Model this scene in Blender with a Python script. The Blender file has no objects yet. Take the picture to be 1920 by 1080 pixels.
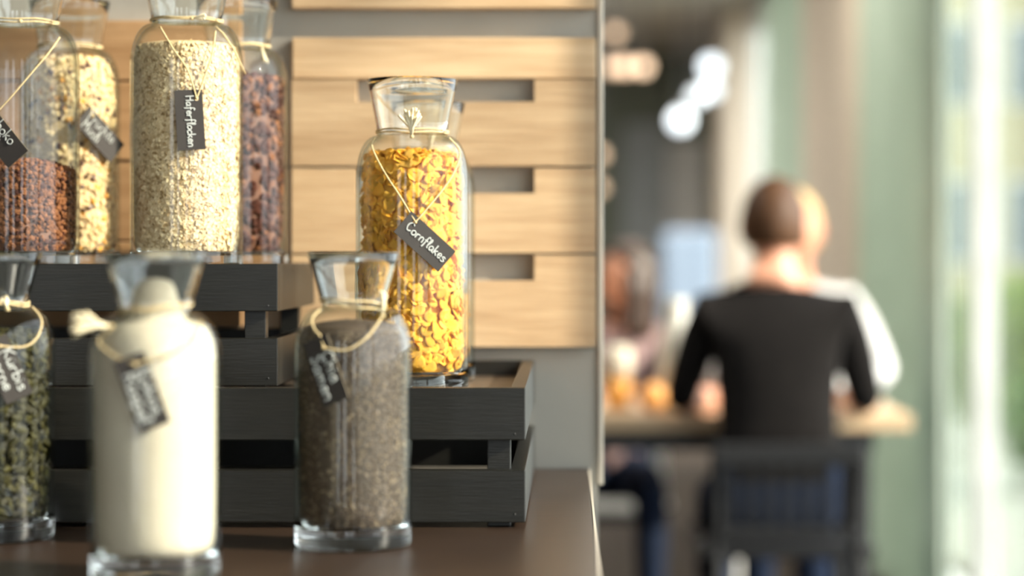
import bpy, bmesh, math, random
from mathutils import Vector, Matrix, Euler, noise as mnoise
random.seed(7)
R_ = math.radians
sc = bpy.context.scene
col = sc.collection

# ---------------------------------------------------------------- camera / light / exposure
FPX = 4533.0            # focal length in pixels of the 1920 wide frame (85 mm on 36 mm)
VX, VY = 1067.0, 480.0  # image of the straight-ahead direction
CZ = 1.14               # camera height above the floor
cam_d = bpy.data.cameras.new('camera'); cam = bpy.data.objects.new('camera', cam_d); col.objects.link(cam)
cam.location = (0, 0, CZ); cam.rotation_euler = (R_(90), 0, 0)
cam_d.sensor_width = 36; cam_d.lens = FPX * 36 / 1920
cam_d.shift_x = (960 - VX) / 1920; cam_d.shift_y = (VY - 540) / 1920
cam_d.clip_start = 0.05; cam_d.clip_end = 300
cam_d.dof.use_dof = True; cam_d.dof.focus_distance = 2.45; cam_d.dof.aperture_fstop = 2.3
sc.camera = cam

world = bpy.data.worlds.new('world'); sc.world = world; world.use_nodes = True
bg = world.node_tree.nodes['Background']
bg.inputs[0].default_value = (0.90, 0.96, 1.0, 1); bg.inputs[1].default_value = 3.8

sun_d = bpy.data.lights.new('sun', 'SUN'); sun = bpy.data.objects.new('sun', sun_d); col.objects.link(sun)
SUN_DIR = Vector((0.86, -0.29, 0.46)).normalized()
sun.rotation_euler = SUN_DIR.to_track_quat('Z', 'Y').to_euler()
sun.location = (6, -3, 6)
sun_d.energy = 9.5; sun_d.color = (1.0, 0.90, 0.74); sun_d.angle = R_(0.53)

sc.view_settings.view_transform = 'Standard'; sc.view_settings.look = 'None'
sc.view_settings.exposure = 0.30; sc.view_settings.gamma = 1.0
sc.view_settings.use_curve_mapping = False
sc.cycles.max_bounces = 20; sc.cycles.transmission_bounces = 16; sc.cycles.transparent_max_bounces = 48
sc.cycles.glossy_bounces = 6; sc.cycles.diffuse_bounces = 5
sc.cycles.sample_clamp_indirect = 6.0

# ---------------------------------------------------------------- helpers
def PX(px, py, Y):
    return Vector(((px - VX) / FPX * Y, Y, CZ - (py - VY) / FPX * Y))

MATS = {}
def mat(name, c1, rough=0.6, c2=None, scale=8.0, stretch=(1, 1, 1), bump=0.0, bscale=None, metal=0.0,
        spec=0.5, emit=None, estr=0.0, detail=5.0, coat=0.0, transl=0.0, objrand=0.0):
    if name in MATS: return MATS[name]
    m = bpy.data.materials.new(name); m.use_nodes = True
    nt = m.node_tree; b = nt.nodes['Principled BSDF']
    b.inputs['Roughness'].default_value = rough; b.inputs['Metallic'].default_value = metal
    b.inputs['Specular IOR Level'].default_value = spec; b.inputs['Coat Weight'].default_value = coat
    tc = nt.nodes.new('ShaderNodeTexCoord'); mp = nt.nodes.new('ShaderNodeMapping')
    mp.inputs['Scale'].default_value = stretch
    nt.links.new(tc.outputs['Object'], mp.inputs['Vector'])
    n = nt.nodes.new('ShaderNodeTexNoise'); n.inputs['Scale'].default_value = scale; n.inputs['Detail'].default_value = detail
    nt.links.new(mp.outputs[0], n.inputs['Vector'])
    rp = nt.nodes.new('ShaderNodeValToRGB')
    c2 = c2 or tuple(min(1, x * 0.82) for x in c1)
    rp.color_ramp.elements[0].position = 0.32; rp.color_ramp.elements[1].position = 0.68
    rp.color_ramp.elements[0].color = (*c2, 1); rp.color_ramp.elements[1].color = (*c1, 1)
    nt.links.new(n.outputs['Fac'], rp.inputs['Fac'])
    out = rp.outputs[0]
    if objrand:
        oi = nt.nodes.new('ShaderNodeObjectInfo'); hs = nt.nodes.new('ShaderNodeHueSaturation')
        mr = nt.nodes.new('ShaderNodeMapRange'); mr.inputs[3].default_value = 1 - objrand; mr.inputs[4].default_value = 1 + objrand
        nt.links.new(oi.outputs['Random'], mr.inputs[0]); nt.links.new(mr.outputs[0], hs.inputs['Value'])
        nt.links.new(out, hs.inputs['Color']); out = hs.outputs[0]
    nt.links.new(out, b.inputs['Base Color'])
    if bump:
        n2 = nt.nodes.new('ShaderNodeTexNoise'); n2.inputs['Scale'].default_value = bscale or scale * 3; n2.inputs['Detail'].default_value = 4
        nt.links.new(mp.outputs[0], n2.inputs['Vector'])
        bp = nt.nodes.new('ShaderNodeBump'); bp.inputs['Strength'].default_value = bump; bp.inputs['Distance'].default_value = 0.004
        nt.links.new(n2.outputs['Fac'], bp.inputs['Height']); nt.links.new(bp.outputs[0], b.inputs['Normal'])
    if emit:
        b.inputs['Emission Color'].default_value = (*emit, 1); b.inputs['Emission Strength'].default_value = estr
    if transl:
        tr = nt.nodes.new('ShaderNodeBsdfTranslucent'); nt.links.new(out, tr.inputs[0])
        mx = nt.nodes.new('ShaderNodeMixShader'); mx.inputs[0].default_value = transl
        nt.links.new(b.outputs[0], mx.inputs[1]); nt.links.new(tr.outputs[0], mx.inputs[2])
        nt.links.new(mx.outputs[0], nt.nodes['Material Output'].inputs[0])
    MATS[name] = m
    return m

def thin_glass(name, tint_edge=(0.55, 0.66, 0.60), face=(0.992, 0.995, 0.993), f0=0.022, fmax=0.966):
    return _thin(name, tint_edge, face, f0, fmax)
def _thin(name, tint_edge, face, f0, fmax):
    m = bpy.data.materials.new(name); m.use_nodes = True; nt = m.node_tree; nt.nodes.clear()
    o = nt.nodes.new('ShaderNodeOutputMaterial'); t = nt.nodes.new('ShaderNodeBsdfTransparent'); g = nt.nodes.new('ShaderNodeBsdfGlossy')
    g.inputs['Roughness'].default_value = 0.0
    lw = nt.nodes.new('ShaderNodeLayerWeight'); lw.inputs['Blend'].default_value = 0.5
    def power(e):
        p = nt.nodes.new('ShaderNodeMath'); p.operation = 'POWER'; p.inputs[1].default_value = e
        nt.links.new(lw.outputs['Facing'], p.inputs[0]); return p
    p5 = power(5.0); p6 = power(3.5)
    ma = nt.nodes.new('ShaderNodeMath'); ma.operation = 'MULTIPLY_ADD'; ma.inputs[1].default_value = fmax; ma.inputs[2].default_value = f0
    nt.links.new(p5.outputs[0], ma.inputs[0])
    mc = nt.nodes.new('ShaderNodeMix'); mc.data_type = 'RGBA'
    mc.inputs[6].default_value = (*face, 1); mc.inputs[7].default_value = (*tint_edge, 1)
    nt.links.new(p6.outputs[0], mc.inputs[0]); nt.links.new(mc.outputs[2], t.inputs[0])
    mx = nt.nodes.new('ShaderNodeMixShader')
    nt.links.new(ma.outputs[0], mx.inputs[0]); nt.links.new(t.outputs[0], mx.inputs[1]); nt.links.new(g.outputs[0], mx.inputs[2])
    nt.links.new(mx.outputs[0], o.inputs[0])
    return m

def solid_glass(name, c=(0.985, 0.996, 0.992)):
    m = bpy.data.materials.new(name); m.use_nodes = True; nt = m.node_tree; nt.nodes.clear()
    o = nt.nodes.new('ShaderNodeOutputMaterial'); g = nt.nodes.new('ShaderNodeBsdfGlass')
    g.inputs['Color'].default_value = (*c, 1); g.inputs['IOR'].default_value = 1.48; g.inputs['Roughness'].default_value = 0.0
    nt.links.new(g.outputs[0], o.inputs[0]); return m

GLASS_THIN = thin_glass('jar_glass_wall'); GLASS_SOLID = solid_glass('jar_glass_solid')
PANE = thin_glass('window_glass', (0.9, 0.95, 0.93), (0.98, 0.99, 0.985), 0.02, 0.30)

class MB:
    """collects geometry in world coordinates, then links it as one mesh object"""
    def __init__(s): s.v = []; s.f = []; s.mi = []
    def add(s, vs, fs, mi=0):
        o = len(s.v); s.v += [Vector(v) for v in vs]
        for f in fs: s.f.append([i + o for i in f]); s.mi.append(mi)
        return s
    def box(s, x0, x1, y0, y1, z0, z1, mi=0, bev=0.0):
        if bev > 0:
            bm = bmesh.new(); bmesh.ops.create_cube(bm, size=1)
            for v in bm.verts:
                v.co = Vector((x0 + (v.co.x + .5) * (x1 - x0), y0 + (v.co.y + .5) * (y1 - y0), z0 + (v.co.z + .5) * (z1 - z0)))
            bmesh.ops.bevel(bm, geom=list(bm.edges), offset=bev, segments=2, affect='EDGES', profile=0.5)
            bm.verts.index_update()
            s.add([v.co.copy() for v in bm.verts], [[v.index for v in f.verts] for f in bm.faces], mi); bm.free(); return s
        v = [(x0, y0, z0), (x1, y0, z0), (x1, y1, z0), (x0, y1, z0), (x0, y0, z1), (x1, y0, z1), (x1, y1, z1), (x0, y1, z1)]
        return s.add(v, [(0, 3, 2, 1), (4, 5, 6, 7), (0, 1, 5, 4), (1, 2, 6, 5), (2, 3, 7, 6), (3, 0, 4, 7)], mi)
    def prism(s, poly, y0, y1, mi=0):   # polygon in (x, z), extruded in y
        n = len(poly)
        v = [(x, y0, z) for x, z in poly] + [(x, y1, z) for x, z in poly]
        return s.add(v, [list(range(n)), list(range(2 * n - 1, n - 1, -1))] + [(i, i + n, (i + 1) % n + n, (i + 1) % n) for i in range(n)], mi)
    def lathe(s, prof, c=(0, 0, 0), seg=48, mi=0, jit=None):
        c = Vector(c); rows = []
        for k, (r, z) in enumerate(prof):
            if r < 1e-6:
                s.v.append(c + Vector((0, 0, z))); rows.append([len(s.v) - 1])
            else:
                row = []
                for i in range(seg):
                    a = 2 * math.pi * i / seg
                    rr = r + (jit(a, z) if jit else 0)
                    s.v.append(c + Vector((rr * math.cos(a), rr * math.sin(a), z))); row.append(len(s.v) - 1)
                rows.append(row)
        for k in range(len(rows) - 1):
            A, B = rows[k], rows[k + 1]
            m = mi(prof[k], prof[k + 1]) if callable(mi) else mi
            for i in range(seg):
                j = (i + 1) % seg
                if len(A) == 1 and len(B) == 1: continue
                if len(A) == 1: s.f.append([A[0], B[j], B[i]])
                elif len(B) == 1: s.f.append([A[i], A[j], B[0]])
                else: s.f.append([A[i], A[j], B[j], B[i]])
                s.mi.append(m)
        return s
    def tube(s, pts, r, seg=6, mi=0, closed=False, taper=None):
        pts = [Vector(p) for p in pts]; n = len(pts); rows = []
        for i, p in enumerate(pts):
            a = pts[(i - 1) % n] if (closed or i > 0) else pts[0]
            b = pts[(i + 1) % n] if (closed or i < n - 1) else pts[-1]
            t = (b - a)
            if t.length < 1e-9: t = Vector((0, 0, 1))
            t.normalize()
            up = Vector((0, 1, 0)) if abs(t.y) < 0.9 else Vector((1, 0, 0))
            u = t.cross(up).normalized(); w = t.cross(u)
            rr = r if taper is None else r * taper(i / max(1, n - 1))
            base = len(s.v)
            for k in range(seg):
                an = 2 * math.pi * k / seg
                s.v.append(p + (u * math.cos(an) + w * math.sin(an)) * rr)
            rows.append([base + k for k in range(seg)])
        for i in range(n if closed else n - 1):
            A, B = rows[i], rows[(i + 1) % n]
            for k in range(seg):
                s.f.append([A[k], A[(k + 1) % seg], B[(k + 1) % seg], B[k]]); s.mi.append(mi)
        if not closed:
            s.f.append(rows[0][::-1]); s.mi.append(mi); s.f.append(rows[-1]); s.mi.append(mi)
        return s
    def ball(s, c, rx, ry=None, rz=None, seg=14, rings=9, mi=0, rot=None):
        ry = ry or rx; rz = rz or rx; c = Vector(c); o = MB()
        o.lathe([(math.sin(math.pi * k / rings), -math.cos(math.pi * k / rings)) if 0 < k < rings else (0, -1 if k == 0 else 1) for k in range(rings + 1)], seg=seg)
        vs = []
        for v in o.v:
            q = Vector((v.x * rx, v.y * ry, v.z * rz))
            if rot: q = rot @ q
            vs.append(c + q)
        return s.add(vs, o.f, mi)
    def build(s, name, mats, parent=None, smooth=False, loc=None):
        if not isinstance(mats, (list, tuple)): mats = [mats]
        off = Vector(parent_loc(parent)) if parent else Vector((0, 0, 0))
        pl = Vector(loc) if loc is not None else off
        me = bpy.data.meshes.new(name); me.from_pydata([v - pl for v in s.v], [], s.f)
        for m in mats: me.materials.append(m)
        me.polygons.foreach_set('material_index', s.mi)
        if smooth: me.polygons.foreach_set('use_smooth', [True] * len(s.f))
        me.update()
        o = bpy.data.objects.new(name, me); col.objects.link(o)
        if parent: o.parent = parent; o.location = pl - off
        else: o.location = pl
        return o

def parent_loc(p):
    l = Vector((0, 0, 0))
    while p: l += p.location; p = p.parent
    return l

def recalc(o):
    bm = bmesh.new(); bm.from_mesh(o.data); bmesh.ops.recalc_face_normals(bm, faces=bm.faces); bm.to_mesh(o.data); bm.free(); return o

def tag(o, label, cat, group=None, kind=None):
    o['label'] = label; o['category'] = cat
    if group: o['group'] = group
    if kind: o['kind'] = kind
    return o
def thing(name, label, cat, loc, group=None):
    o = bpy.data.objects.new(name, None); o.empty_display_size = 0.02; col.objects.link(o); o.location = loc
    return tag(o, label, cat, group)
def struct(o, label, cat):
    tag(o, label, cat); o['kind'] = 'structure'; return o

# ---------------------------------------------------------------- materials
M_plaster = mat('grey_plaster', (0.36, 0.335, 0.29), 0.8, (0.30, 0.28, 0.24), 3.0, bump=0.15, bscale=60)
M_plank = mat('pallet_wood', (0.60, 0.425, 0.25), 0.55, (0.45, 0.295, 0.16), 9.0, (0.7, 6, 9), bump=0.25, bscale=30, objrand=0.16)
M_plank_b = mat('pallet_wood_brown', (0.42, 0.25, 0.12), 0.65, (0.30, 0.165, 0.07), 9.0, (0.7, 6, 9), bump=0.25, bscale=30, objrand=0.1)
M_counter = mat('brown_counter', (0.034, 0.019, 0.0105), 0.34, (0.024, 0.013, 0.0075), 14.0, (0.6, 3, 3), bump=0.06, bscale=90)
M_edge = mat('pale_edge_band', (0.62, 0.55, 0.45), 0.35)
M_crate = mat('black_stained_wood', (0.0105, 0.010, 0.0078), 0.38, (0.007, 0.0068, 0.0053), 12.0, (1, 6, 14), bump=0.1, bscale=40, spec=0.35)
M_tray = mat('dark_tray_board', (0.075, 0.055, 0.038), 0.45, (0.05, 0.038, 0.028), 10.0, (1, 6, 6))
M_twine = mat('jute_twine', (0.62, 0.50, 0.28), 0.9, (0.45, 0.34, 0.17), 400, bump=0.3)
M_cotton = mat('frayed_twine_end', (0.78, 0.70, 0.50), 0.95, (0.66, 0.56, 0.36), 300)
M_slate = mat('blackboard_card', (0.026, 0.021, 0.018), 0.7, (0.020, 0.016, 0.014), 60)
M_card_edge = mat('card_edge', (0.13, 0.105, 0.07), 0.8)
M_chalk = mat('chalk_pen', (0.44, 0.46, 0.44), 0.8)
M_corn = mat('corn_flake', (1.0, 0.60, 0.06), 0.5, (0.92, 0.44, 0.025), 260, bump=0.5, bscale=500, transl=0.25, objrand=0.22)
M_corn_c = mat('corn_flake_core', (0.90, 0.44, 0.04), 0.6, (0.70, 0.28, 0.02), 90, bump=0.5, bscale=200)
M_oat = mat('oat_flake', (0.78, 0.64, 0.41), 0.75, (0.64, 0.48, 0.27), 320, spec=0.2)
M_oat_c = mat('oat_core', (0.74, 0.57, 0.33), 0.8, (0.52, 0.37, 0.18), 260, bump=0.4)
M_chia = mat('chia_seed_grey', (0.090, 0.060, 0.034), 0.5, (0.038, 0.024, 0.013), 500)
M_chia_w = mat('chia_seed_pale', (0.36, 0.27, 0.165), 0.5)
M_chia_c = mat('chia_core', (0.085, 0.058, 0.034), 0.6, (0.035, 0.023, 0.014), 420, bump=0.5, bscale=500)
M_powder = mat('white_powder', (0.50, 0.45, 0.345), 0.9, (0.46, 0.405, 0.31), 20, bump=0.1, bscale=150)
M_choc = mat('chocolate_crunch', (0.24, 0.095, 0.034), 0.7, (0.13, 0.046, 0.017), 180, bump=0.4, spec=0.2)
M_choc_c = mat('chocolate_core', (0.16, 0.065, 0.03), 0.7, (0.08, 0.03, 0.015), 120)
M_berry = mat('dark_flake', (0.070, 0.023, 0.014), 0.7, (0.034, 0.011, 0.007), 150, bump=0.3, spec=0.15)
M_seed = mat('pumpkin_seed', (0.042, 0.038, 0.009), 0.55, (0.018, 0.017, 0.004), 150, objrand=0.45, spec=0.15)
M_seed_c = mat('pumpkin_seed_core', (0.030, 0.028, 0.010), 0.6, (0.02, 0.02, 0.008), 120, bump=0.4)
M_muesli = mat('muesli_flake', (0.80, 0.63, 0.36), 0.7, (0.56, 0.38, 0.17), 220)
M_muesli_o = mat('muesli_fruit', (0.75, 0.36, 0.05), 0.5); M_muesli_d = mat('muesli_raisin', (0.10, 0.045, 0.03), 0.5)
M_floor = mat('dark_oak_floor', (0.05, 0.038, 0.028), 0.85, (0.035, 0.026, 0.02), 4, (1, 0.2, 1), spec=0.08)
M_ceil = mat('ceiling_paint', (0.60, 0.56, 0.49), 0.9)
M_far = mat('far_wall_paint', (0.22, 0.245, 0.20), 0.8, (0.20, 0.22, 0.18), 2)
M_side = mat('warm_white_wall', (0.34, 0.31, 0.27), 0.85)
M_pier = mat('pier_render', (0.70, 0.61, 0.49), 0.85, (0.66, 0.57, 0.45), 2)
M_frame = mat('window_frame_paint', (0.55, 0.55, 0.53), 0.5)
M_sage = mat('sage_curtain', (0.48, 0.54, 0.475), 0.9, (0.44, 0.50, 0.435), 6, transl=0.45)
M_pave = mat('pale_paving', (0.19, 0.20, 0.175), 0.9, (0.155, 0.165, 0.145), 2)
M_leaf = mat('green_leaf', (0.10, 0.20, 0.035), 0.6, (0.05, 0.11, 0.02), 5, transl=0.35)
M_leaf_y = mat('yellow_green_leaf', (0.17, 0.235, 0.04), 0.6, (0.10, 0.16, 0.03), 5, transl=0.35)
M_bark = mat('tree_bark', (0.14, 0.10, 0.07), 0.9)
M_facade = mat('cream_facade', (0.36, 0.31, 0.19), 0.9, (0.32, 0.28, 0.17), 1)
M_facade_w = mat('white_facade', (0.27, 0.27, 0.26), 0.9)
M_dark_pane = mat('dark_window_pane', (0.12, 0.14, 0.15), 0.15)
M_table = mat('light_oak_table', (0.60, 0.44, 0.27), 0.4, (0.52, 0.36, 0.21), 6, (1, 5, 5))
M_blackm = mat('black_metal', (0.02, 0.02, 0.02), 0.4)
M_black_chair = mat('black_chair_wood', (0.010, 0.010, 0.011), 0.5, spec=0.3)
M_white_pl = mat('white_plastic', (0.72, 0.72, 0.70), 0.35)
M_skin = mat('skin', (0.62, 0.30, 0.19), 0.5, (0.56, 0.26, 0.16), 12)
M_blackcloth = mat('black_cotton', (0.009, 0.0075, 0.007), 0.95, (0.006, 0.005, 0.005), 30, spec=0.15)
M_whitecloth = mat('white_cotton', (0.62, 0.62, 0.62), 0.9, (0.56, 0.56, 0.57), 20)
M_mauve = mat('mauve_knit', (0.32, 0.22, 0.21), 0.9, (0.26, 0.17, 0.17), 40)
M_jeans = mat('blue_denim', (0.014, 0.022, 0.045), 0.95, (0.009, 0.015, 0.033), 60, spec=0.15)
M_hair_b = mat('brown_hair', (0.085, 0.038, 0.016), 0.55, (0.055, 0.024, 0.010), 40, (1, 1, 0.2), spec=0.25)
M_hair_d = mat('dark_hair', (0.05, 0.027, 0.017), 0.45, (0.03, 0.016, 0.010), 40, (1, 1, 0.2))
M_hair_bl = mat('blond_hair', (0.62, 0.45, 0.22), 0.45, (0.5, 0.34, 0.15), 40, (1, 1, 0.2))
M_eye = mat('eye', (0.05, 0.04, 0.035), 0.2); M_shoe = mat('white_shoe', (0.6, 0.6, 0.58), 0.6)
M_blue = mat('pale_blue_upholstery', (0.23, 0.29, 0.38), 0.9, (0.20, 0.26, 0.35), 30)

# ================================================================= THE ROOM
CT = CZ - 0.261          # counter top height
WY = 2.975               # face of the wall behind the counter
WXR = 0.036              # its free right end
CEIL = 2.80; FARY = 20.0; WINX = 1.20; LEFTX = -3.6; BACKY = -3.2

struct(MB().box(LEFTX, WINX + .25, BACKY, FARY, -0.12, 0).build('floor', M_floor), 'dark oak floor of the cafe', 'floor')
struct(MB().box(LEFTX, WINX + .25, BACKY, FARY, CEIL, CEIL + 0.15).build('ceiling', M_ceil), 'grey painted ceiling', 'ceiling')
struct(MB().box(LEFTX - .15, LEFTX, BACKY, FARY, 0, CEIL).build('wall_left', M_side), 'plain warm wall far to the left', 'wall')
struct(MB().box(LEFTX, WINX + .25, FARY, FARY + .15, 0, CEIL).build('wall_far', M_far), 'dark wall at the far end of the dining room', 'wall')
wb = struct(MB().box(-2.4, WXR, WY, WY + .12, 0, CEIL).build('wall_back', M_plaster), 'grey plaster partition wall behind the counter', 'wall')
struct(MB().box(WXR, WXR + .006, WY - .006, WY + .13, CT - .02, CEIL, bev=.0015).build('trim_1', M_edge), 'pale corner strip on the free end of the partition wall', 'trim')

# pallet boards on the partition wall: real boards with fork notches
PY0, PY1 = WY - 0.022, WY
def board(x0, x1, y0, y1, notch=None, m=M_plank, inset=0.0):
    a = PX(x0, y0, PY0); b = PX(x1, y1, PY0)
    if notch:
        n0 = PX(notch[0], y0, PY0); n1 = PX(notch[1], notch[2], PY0)
        poly = [(a.x, b.z), (b.x, b.z), (b.x, a.z), (n1.x, a.z), (n1.x, n1.z), (n0.x, n1.z), (n0.x, a.z), (a.x, a.z)]
        mb = MB()
        mb.box(a.x, n0.x, PY0 + inset, PY1, n1.z, a.z); mb.box(n1.x, b.x, PY0 + inset, PY1, n1.z, a.z); mb.box(a.x, b.x, PY0 + inset, PY1, b.z, n1.z)
        mb = MB().prism(poly, PY0 + inset, PY1)
    else:
        mb = MB().box(a.x, b.x, PY0 + inset, PY1, b.z, a.z, bev=.0015)
    return recalc(mb.build('plank', m, wb))
R0 = 1117
board(547, R0, -330, -240); board(547, R0, -230, -150, None); board(547, R0, -60, 15)
board(547, R0, 70, 147, inset=.003)
board(547, R0, 149.5, 311, (668, 1002, 191))
board(547, R0, 315, 474, (668, 1002, 362), inset=.002)
board(547, R0, 478, 650, (668, 1002, 526))
for (y0, y1) in ((38, 150), (154, 300), (304, 450), (454, 612), (616, 650)):
    board(-120, 452, y0, y1, None, M_plank_b, inset=random.uniform(0, .004))
for (y0, y1) in ((-330, -200), (-196, -80)):
    board(-120, 452, y0, y1, None, M_plank_b)

# counter
CX0, CX1, CY0 = -1.75, 0.026, 1.74
ct = thing('counter', 'dark brown buffet counter with a pale edge band', 'counter', (-0.8, 2.3, 0))
MB().box(CX0, CX1 - .0022, CY0, WY - .001, CT - .04, CT, bev=.0015).build('worktop', M_counter, ct)
MB().box(CX1 - .0022, CX1, CY0, WY - .001, CT - .04, CT + .0006).build('edge_band', M_edge, ct)
MB().box(CX0 + .02, CX1 - .03, CY0 + .03, WY - .001, 0.08, CT - .04).build('cabinet_body', M_crate, ct)
MB().box(CX0 + .04, CX1 - .05, CY0 + .08, WY - .001, 0.0, .08).build('plinth', M_blackm, ct)

# window side of the room: glazing between piers
def window_bay(n, y0, y1, label):
    mb = MB()
    x0, x1 = WINX, WINX + .07
    mb.box(x0, x1, y0, y0 + .05, 0, CEIL); mb.box(x0, x1, y1 - .05, y1, 0, CEIL)
    mb.box(x0, x1, y0 + .05, y1 - .05, 0, .10); mb.box(x0, x1, y0 + .05, y1 - .05, CEIL - .18, CEIL)
    w = struct(mb.build('window_%d' % n, M_frame), label, 'window')
    MB().box(x0 + .03, x0 + .036, y0 + .05, y1 - .05, .10, CEIL - .18).build('pane', PANE, w)
    return w
bays = [(-3.0, -1.1), (-1.1, 0.8), (0.8, 2.6), (2.6, 4.9), (4.9, 7.2), (7.2, 9.0), (11.0, 13.45), (13.45, 15.9)]
for i, (a, b) in enumerate(bays):
    window_bay(i + 1, a, b, ['floor to ceiling window beside the counter', 'floor to ceiling window between counter and dining table',
        'floor to ceiling window behind the sage curtain', 'floor to ceiling window past the first pier'][0 if i < 4 else 1 if i < 5 else 2 if i < 6 else 3])
for i, (y0, y1) in enumerate(((9.0, 11.0), (15.9, 17.6), (17.6, FARY))):
    struct(MB().box(1.06 if i < 2 else WINX, 1.27, y0, y1, 0, CEIL, bev=.006).build('wall_pier_%d' % (i + 1), M_pier),
           ['rendered pier beside the sage curtain', 'rendered pier farther down the window side', 'wall past the last pier'][i], 'wall')
# wall behind the camera with tall windows
segs = [(LEFTX, -3.2), (-2.3, -1.5), (-1.0, 0.25), (0.85, WINX + .25)]
mb = MB()
for a, b in segs: mb.box(a, b, BACKY - .12, BACKY, 0, CEIL)
for a, b in ((-3.2, -2.3), (-1.5, -1.0), (0.25, 0.85)): mb.box(a, b, BACKY - .12, BACKY, 0, .3); mb.box(a, b, BACKY - .12, BACKY, 2.6, CEIL)
struct(mb.build('wall_front', M_side), 'wall with three tall windows opposite the counter', 'wall')

def curtain(y0, y1, label, x=1.10, n=14, amp=.035):
    mb = MB(); N = n * 10; rows = []
    for th in (0, .004):
        for z in (0.02, 1.0, CEIL - .03):
            for i in range(N + 1):
                t = i / N; a = 2 * math.pi * n * t
                mb.v.append(Vector((x + th + amp * math.sin(a) * (1 if z < 2 else .6), y0 + (y1 - y0) * t + .012 * math.sin(2 * a), z)))
    W = N + 1
    for s in range(2):
        for k in range(2):
            for i in range(N):
                o = s * 3 * W + k * W + i; mb.f.append([o, o + 1, o + 1 + W, o + W]); mb.mi.append(0)
    t = thing('curtain', label, 'curtain', (x, (y0 + y1) / 2, 0), 'sage curtains')
    mb.build('drape', M_sage, t, smooth=True)
    MB().tube([(x, y0 - .03, CEIL - .03), (x, y1 + .03, CEIL - .03)], .012).build('curtain_rail', M_frame, t)
curtain(7.16, 8.98, 'sage green curtain hanging between window frame and near pier', n=9)
curtain(11.25, 13.4, 'sage green curtain hanging between the two piers', n=9)

# far end of the room: pale doors / panels in the dark wall
def far_panel(px0, px1, py0, n, m, label):
    a = PX(px0, py0, FARY); b = PX(px1, py0, FARY)
    mb = MB().box(a.x, b.x, FARY - .06, FARY, 0.0, a.z, bev=.01)
    d = struct(mb.build('door_%d' % n, m), label, 'door')
    w = b.x - a.x
    MB().box(a.x + .08, b.x - .08, FARY - .075, FARY - .06, .25, a.z * .5 - .05).build('door_panel', m, d)
    MB().box(a.x + .08, b.x - .08, FARY - .075, FARY - .06, a.z * .5 + .05, a.z - .12).build('door_panel', m, d)
    MB().tube([(b.x - .05, FARY - .09, 1.0), (b.x - .05, FARY - .09, 1.12)], .012).build('handle', M_blackm, d)
M_greyblue = mat('grey_blue_paint', (0.42, 0.46, 0.48), 0.7); M_pale = mat('pale_grey_paint', (0.78, 0.78, 0.76), 0.7)
far_panel(1168, 1248, 232, 1, M_greyblue, 'grey blue tall door in the far wall')
far_panel(1252, 1322, 265, 2, M_pale, 'pale grey tall door in the far wall')

# ================================================================= OUTSIDE
struct(MB().box(WINX + .25, 60, -30, 90, -0.14, -0.02).build('ground', M_pave), 'pale paved terrace outside the windows', 'ground')
def leaf_cloud(mb, c, rad, n, size, sq=(1, 1, 1), mi=0):
    for _ in range(n):
        while True:
            p = Vector((random.uniform(-1, 1), random.uniform(-1, 1), random.uniform(-1, 1)))
            if p.length < 1: break
        p = p * (0.35 + .65 * random.random()) ** .2
        q = Vector(c) + Vector((p.x * rad * sq[0], p.y * rad * sq[1], p.z * rad * sq[2]))
        e = Euler((random.uniform(0, 6.3), random.uniform(0, 6.3), random.uniform(0, 6.3))).to_matrix(); s = size * random.uniform(.6, 1.3)
        vs = [q + e @ Vector(v) * s for v in ((-1, 0, 0), (-.2, -.42, .06), (.9, 0, 0), (-.2, .42, .06))]
        mb.add(vs, [(0, 1, 2, 3)], mi)
def tree(x, y, h, rad, n, size, label, m=M_leaf, group=None):
    t = thing('tree', label, 'tree', (x, y, -.02), group)
    mb = MB(); mb.tube([(x, y, -.02), (x + .05, y + .03, h * .4), (x - .03, y, h * .75), (x, y, h)], .09, 8, taper=lambda u: 1 - .7 * u)
    for k in range(5):
        a = k * 1.3; mb.tube([(x, y, h * (.5 + .07 * k)), (x + math.cos(a) * rad * .4, y + math.sin(a) * rad * .4, h * (.7 + .06 * k))], .03, 6, taper=lambda u: 1 - .6 * u)
    mb.build('trunk', M_bark, t, smooth=True)
    mb = MB()
    for k in range(9):
        a = k * 2.4; rr = rad * math.sqrt((k + .3) / 9)
        leaf_cloud(mb, (x + rr * math.cos(a), y + rr * math.sin(a), h + rad * .55 * math.sin(k * 1.9)), rad * .36, n // 9, size)
    o = mb.build('foliage', m, t); o['kind'] = 'stuff'
def shrub(x, y, h, rad, n, m, label):
    t = thing('shrub', label, 'shrub', (x, y, -.02), 'shrubs on the terrace')
    mb = MB()
    for k in range(6):
        a = k * 1.05; mb.tube([(x, y, -.02), (x + math.cos(a) * rad * .5, y + math.sin(a) * rad * .5, h * .8)], .012, 5)
    mb.build('stem', M_bark, t)
    mb = MB(); leaf_cloud(mb, (x, y, h * .55), rad, n, .06, (1, 1, h * .5 / rad)); o = mb.build('foliage', m, t); o['kind'] = 'stuff'
shrub(2.60, 14.2, 1.0, .50, 1600, M_leaf_y, 'yellow green leafy shrub on the terrace')
shrub(3.20, 16.8, .95, .60, 1600, M_leaf, 'dark green leafy shrub on the terrace behind the yellow green one')
shrub(2.35, 11.9, .55, .26, 400, M_leaf, 'small green shrub close to the window')
tree(6.3, 1.75, 4.70, 1.0, 300, .10, 'unseen slim tree added on the terrace to dapple the sun at the counter')  # out of view, added so its crown breaks up the sun on the partition wall
tree(9.5, 38.0, 4.2, 2.4, 1500, .16, 'tall green tree in front of the pale facades', M_leaf)
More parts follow.
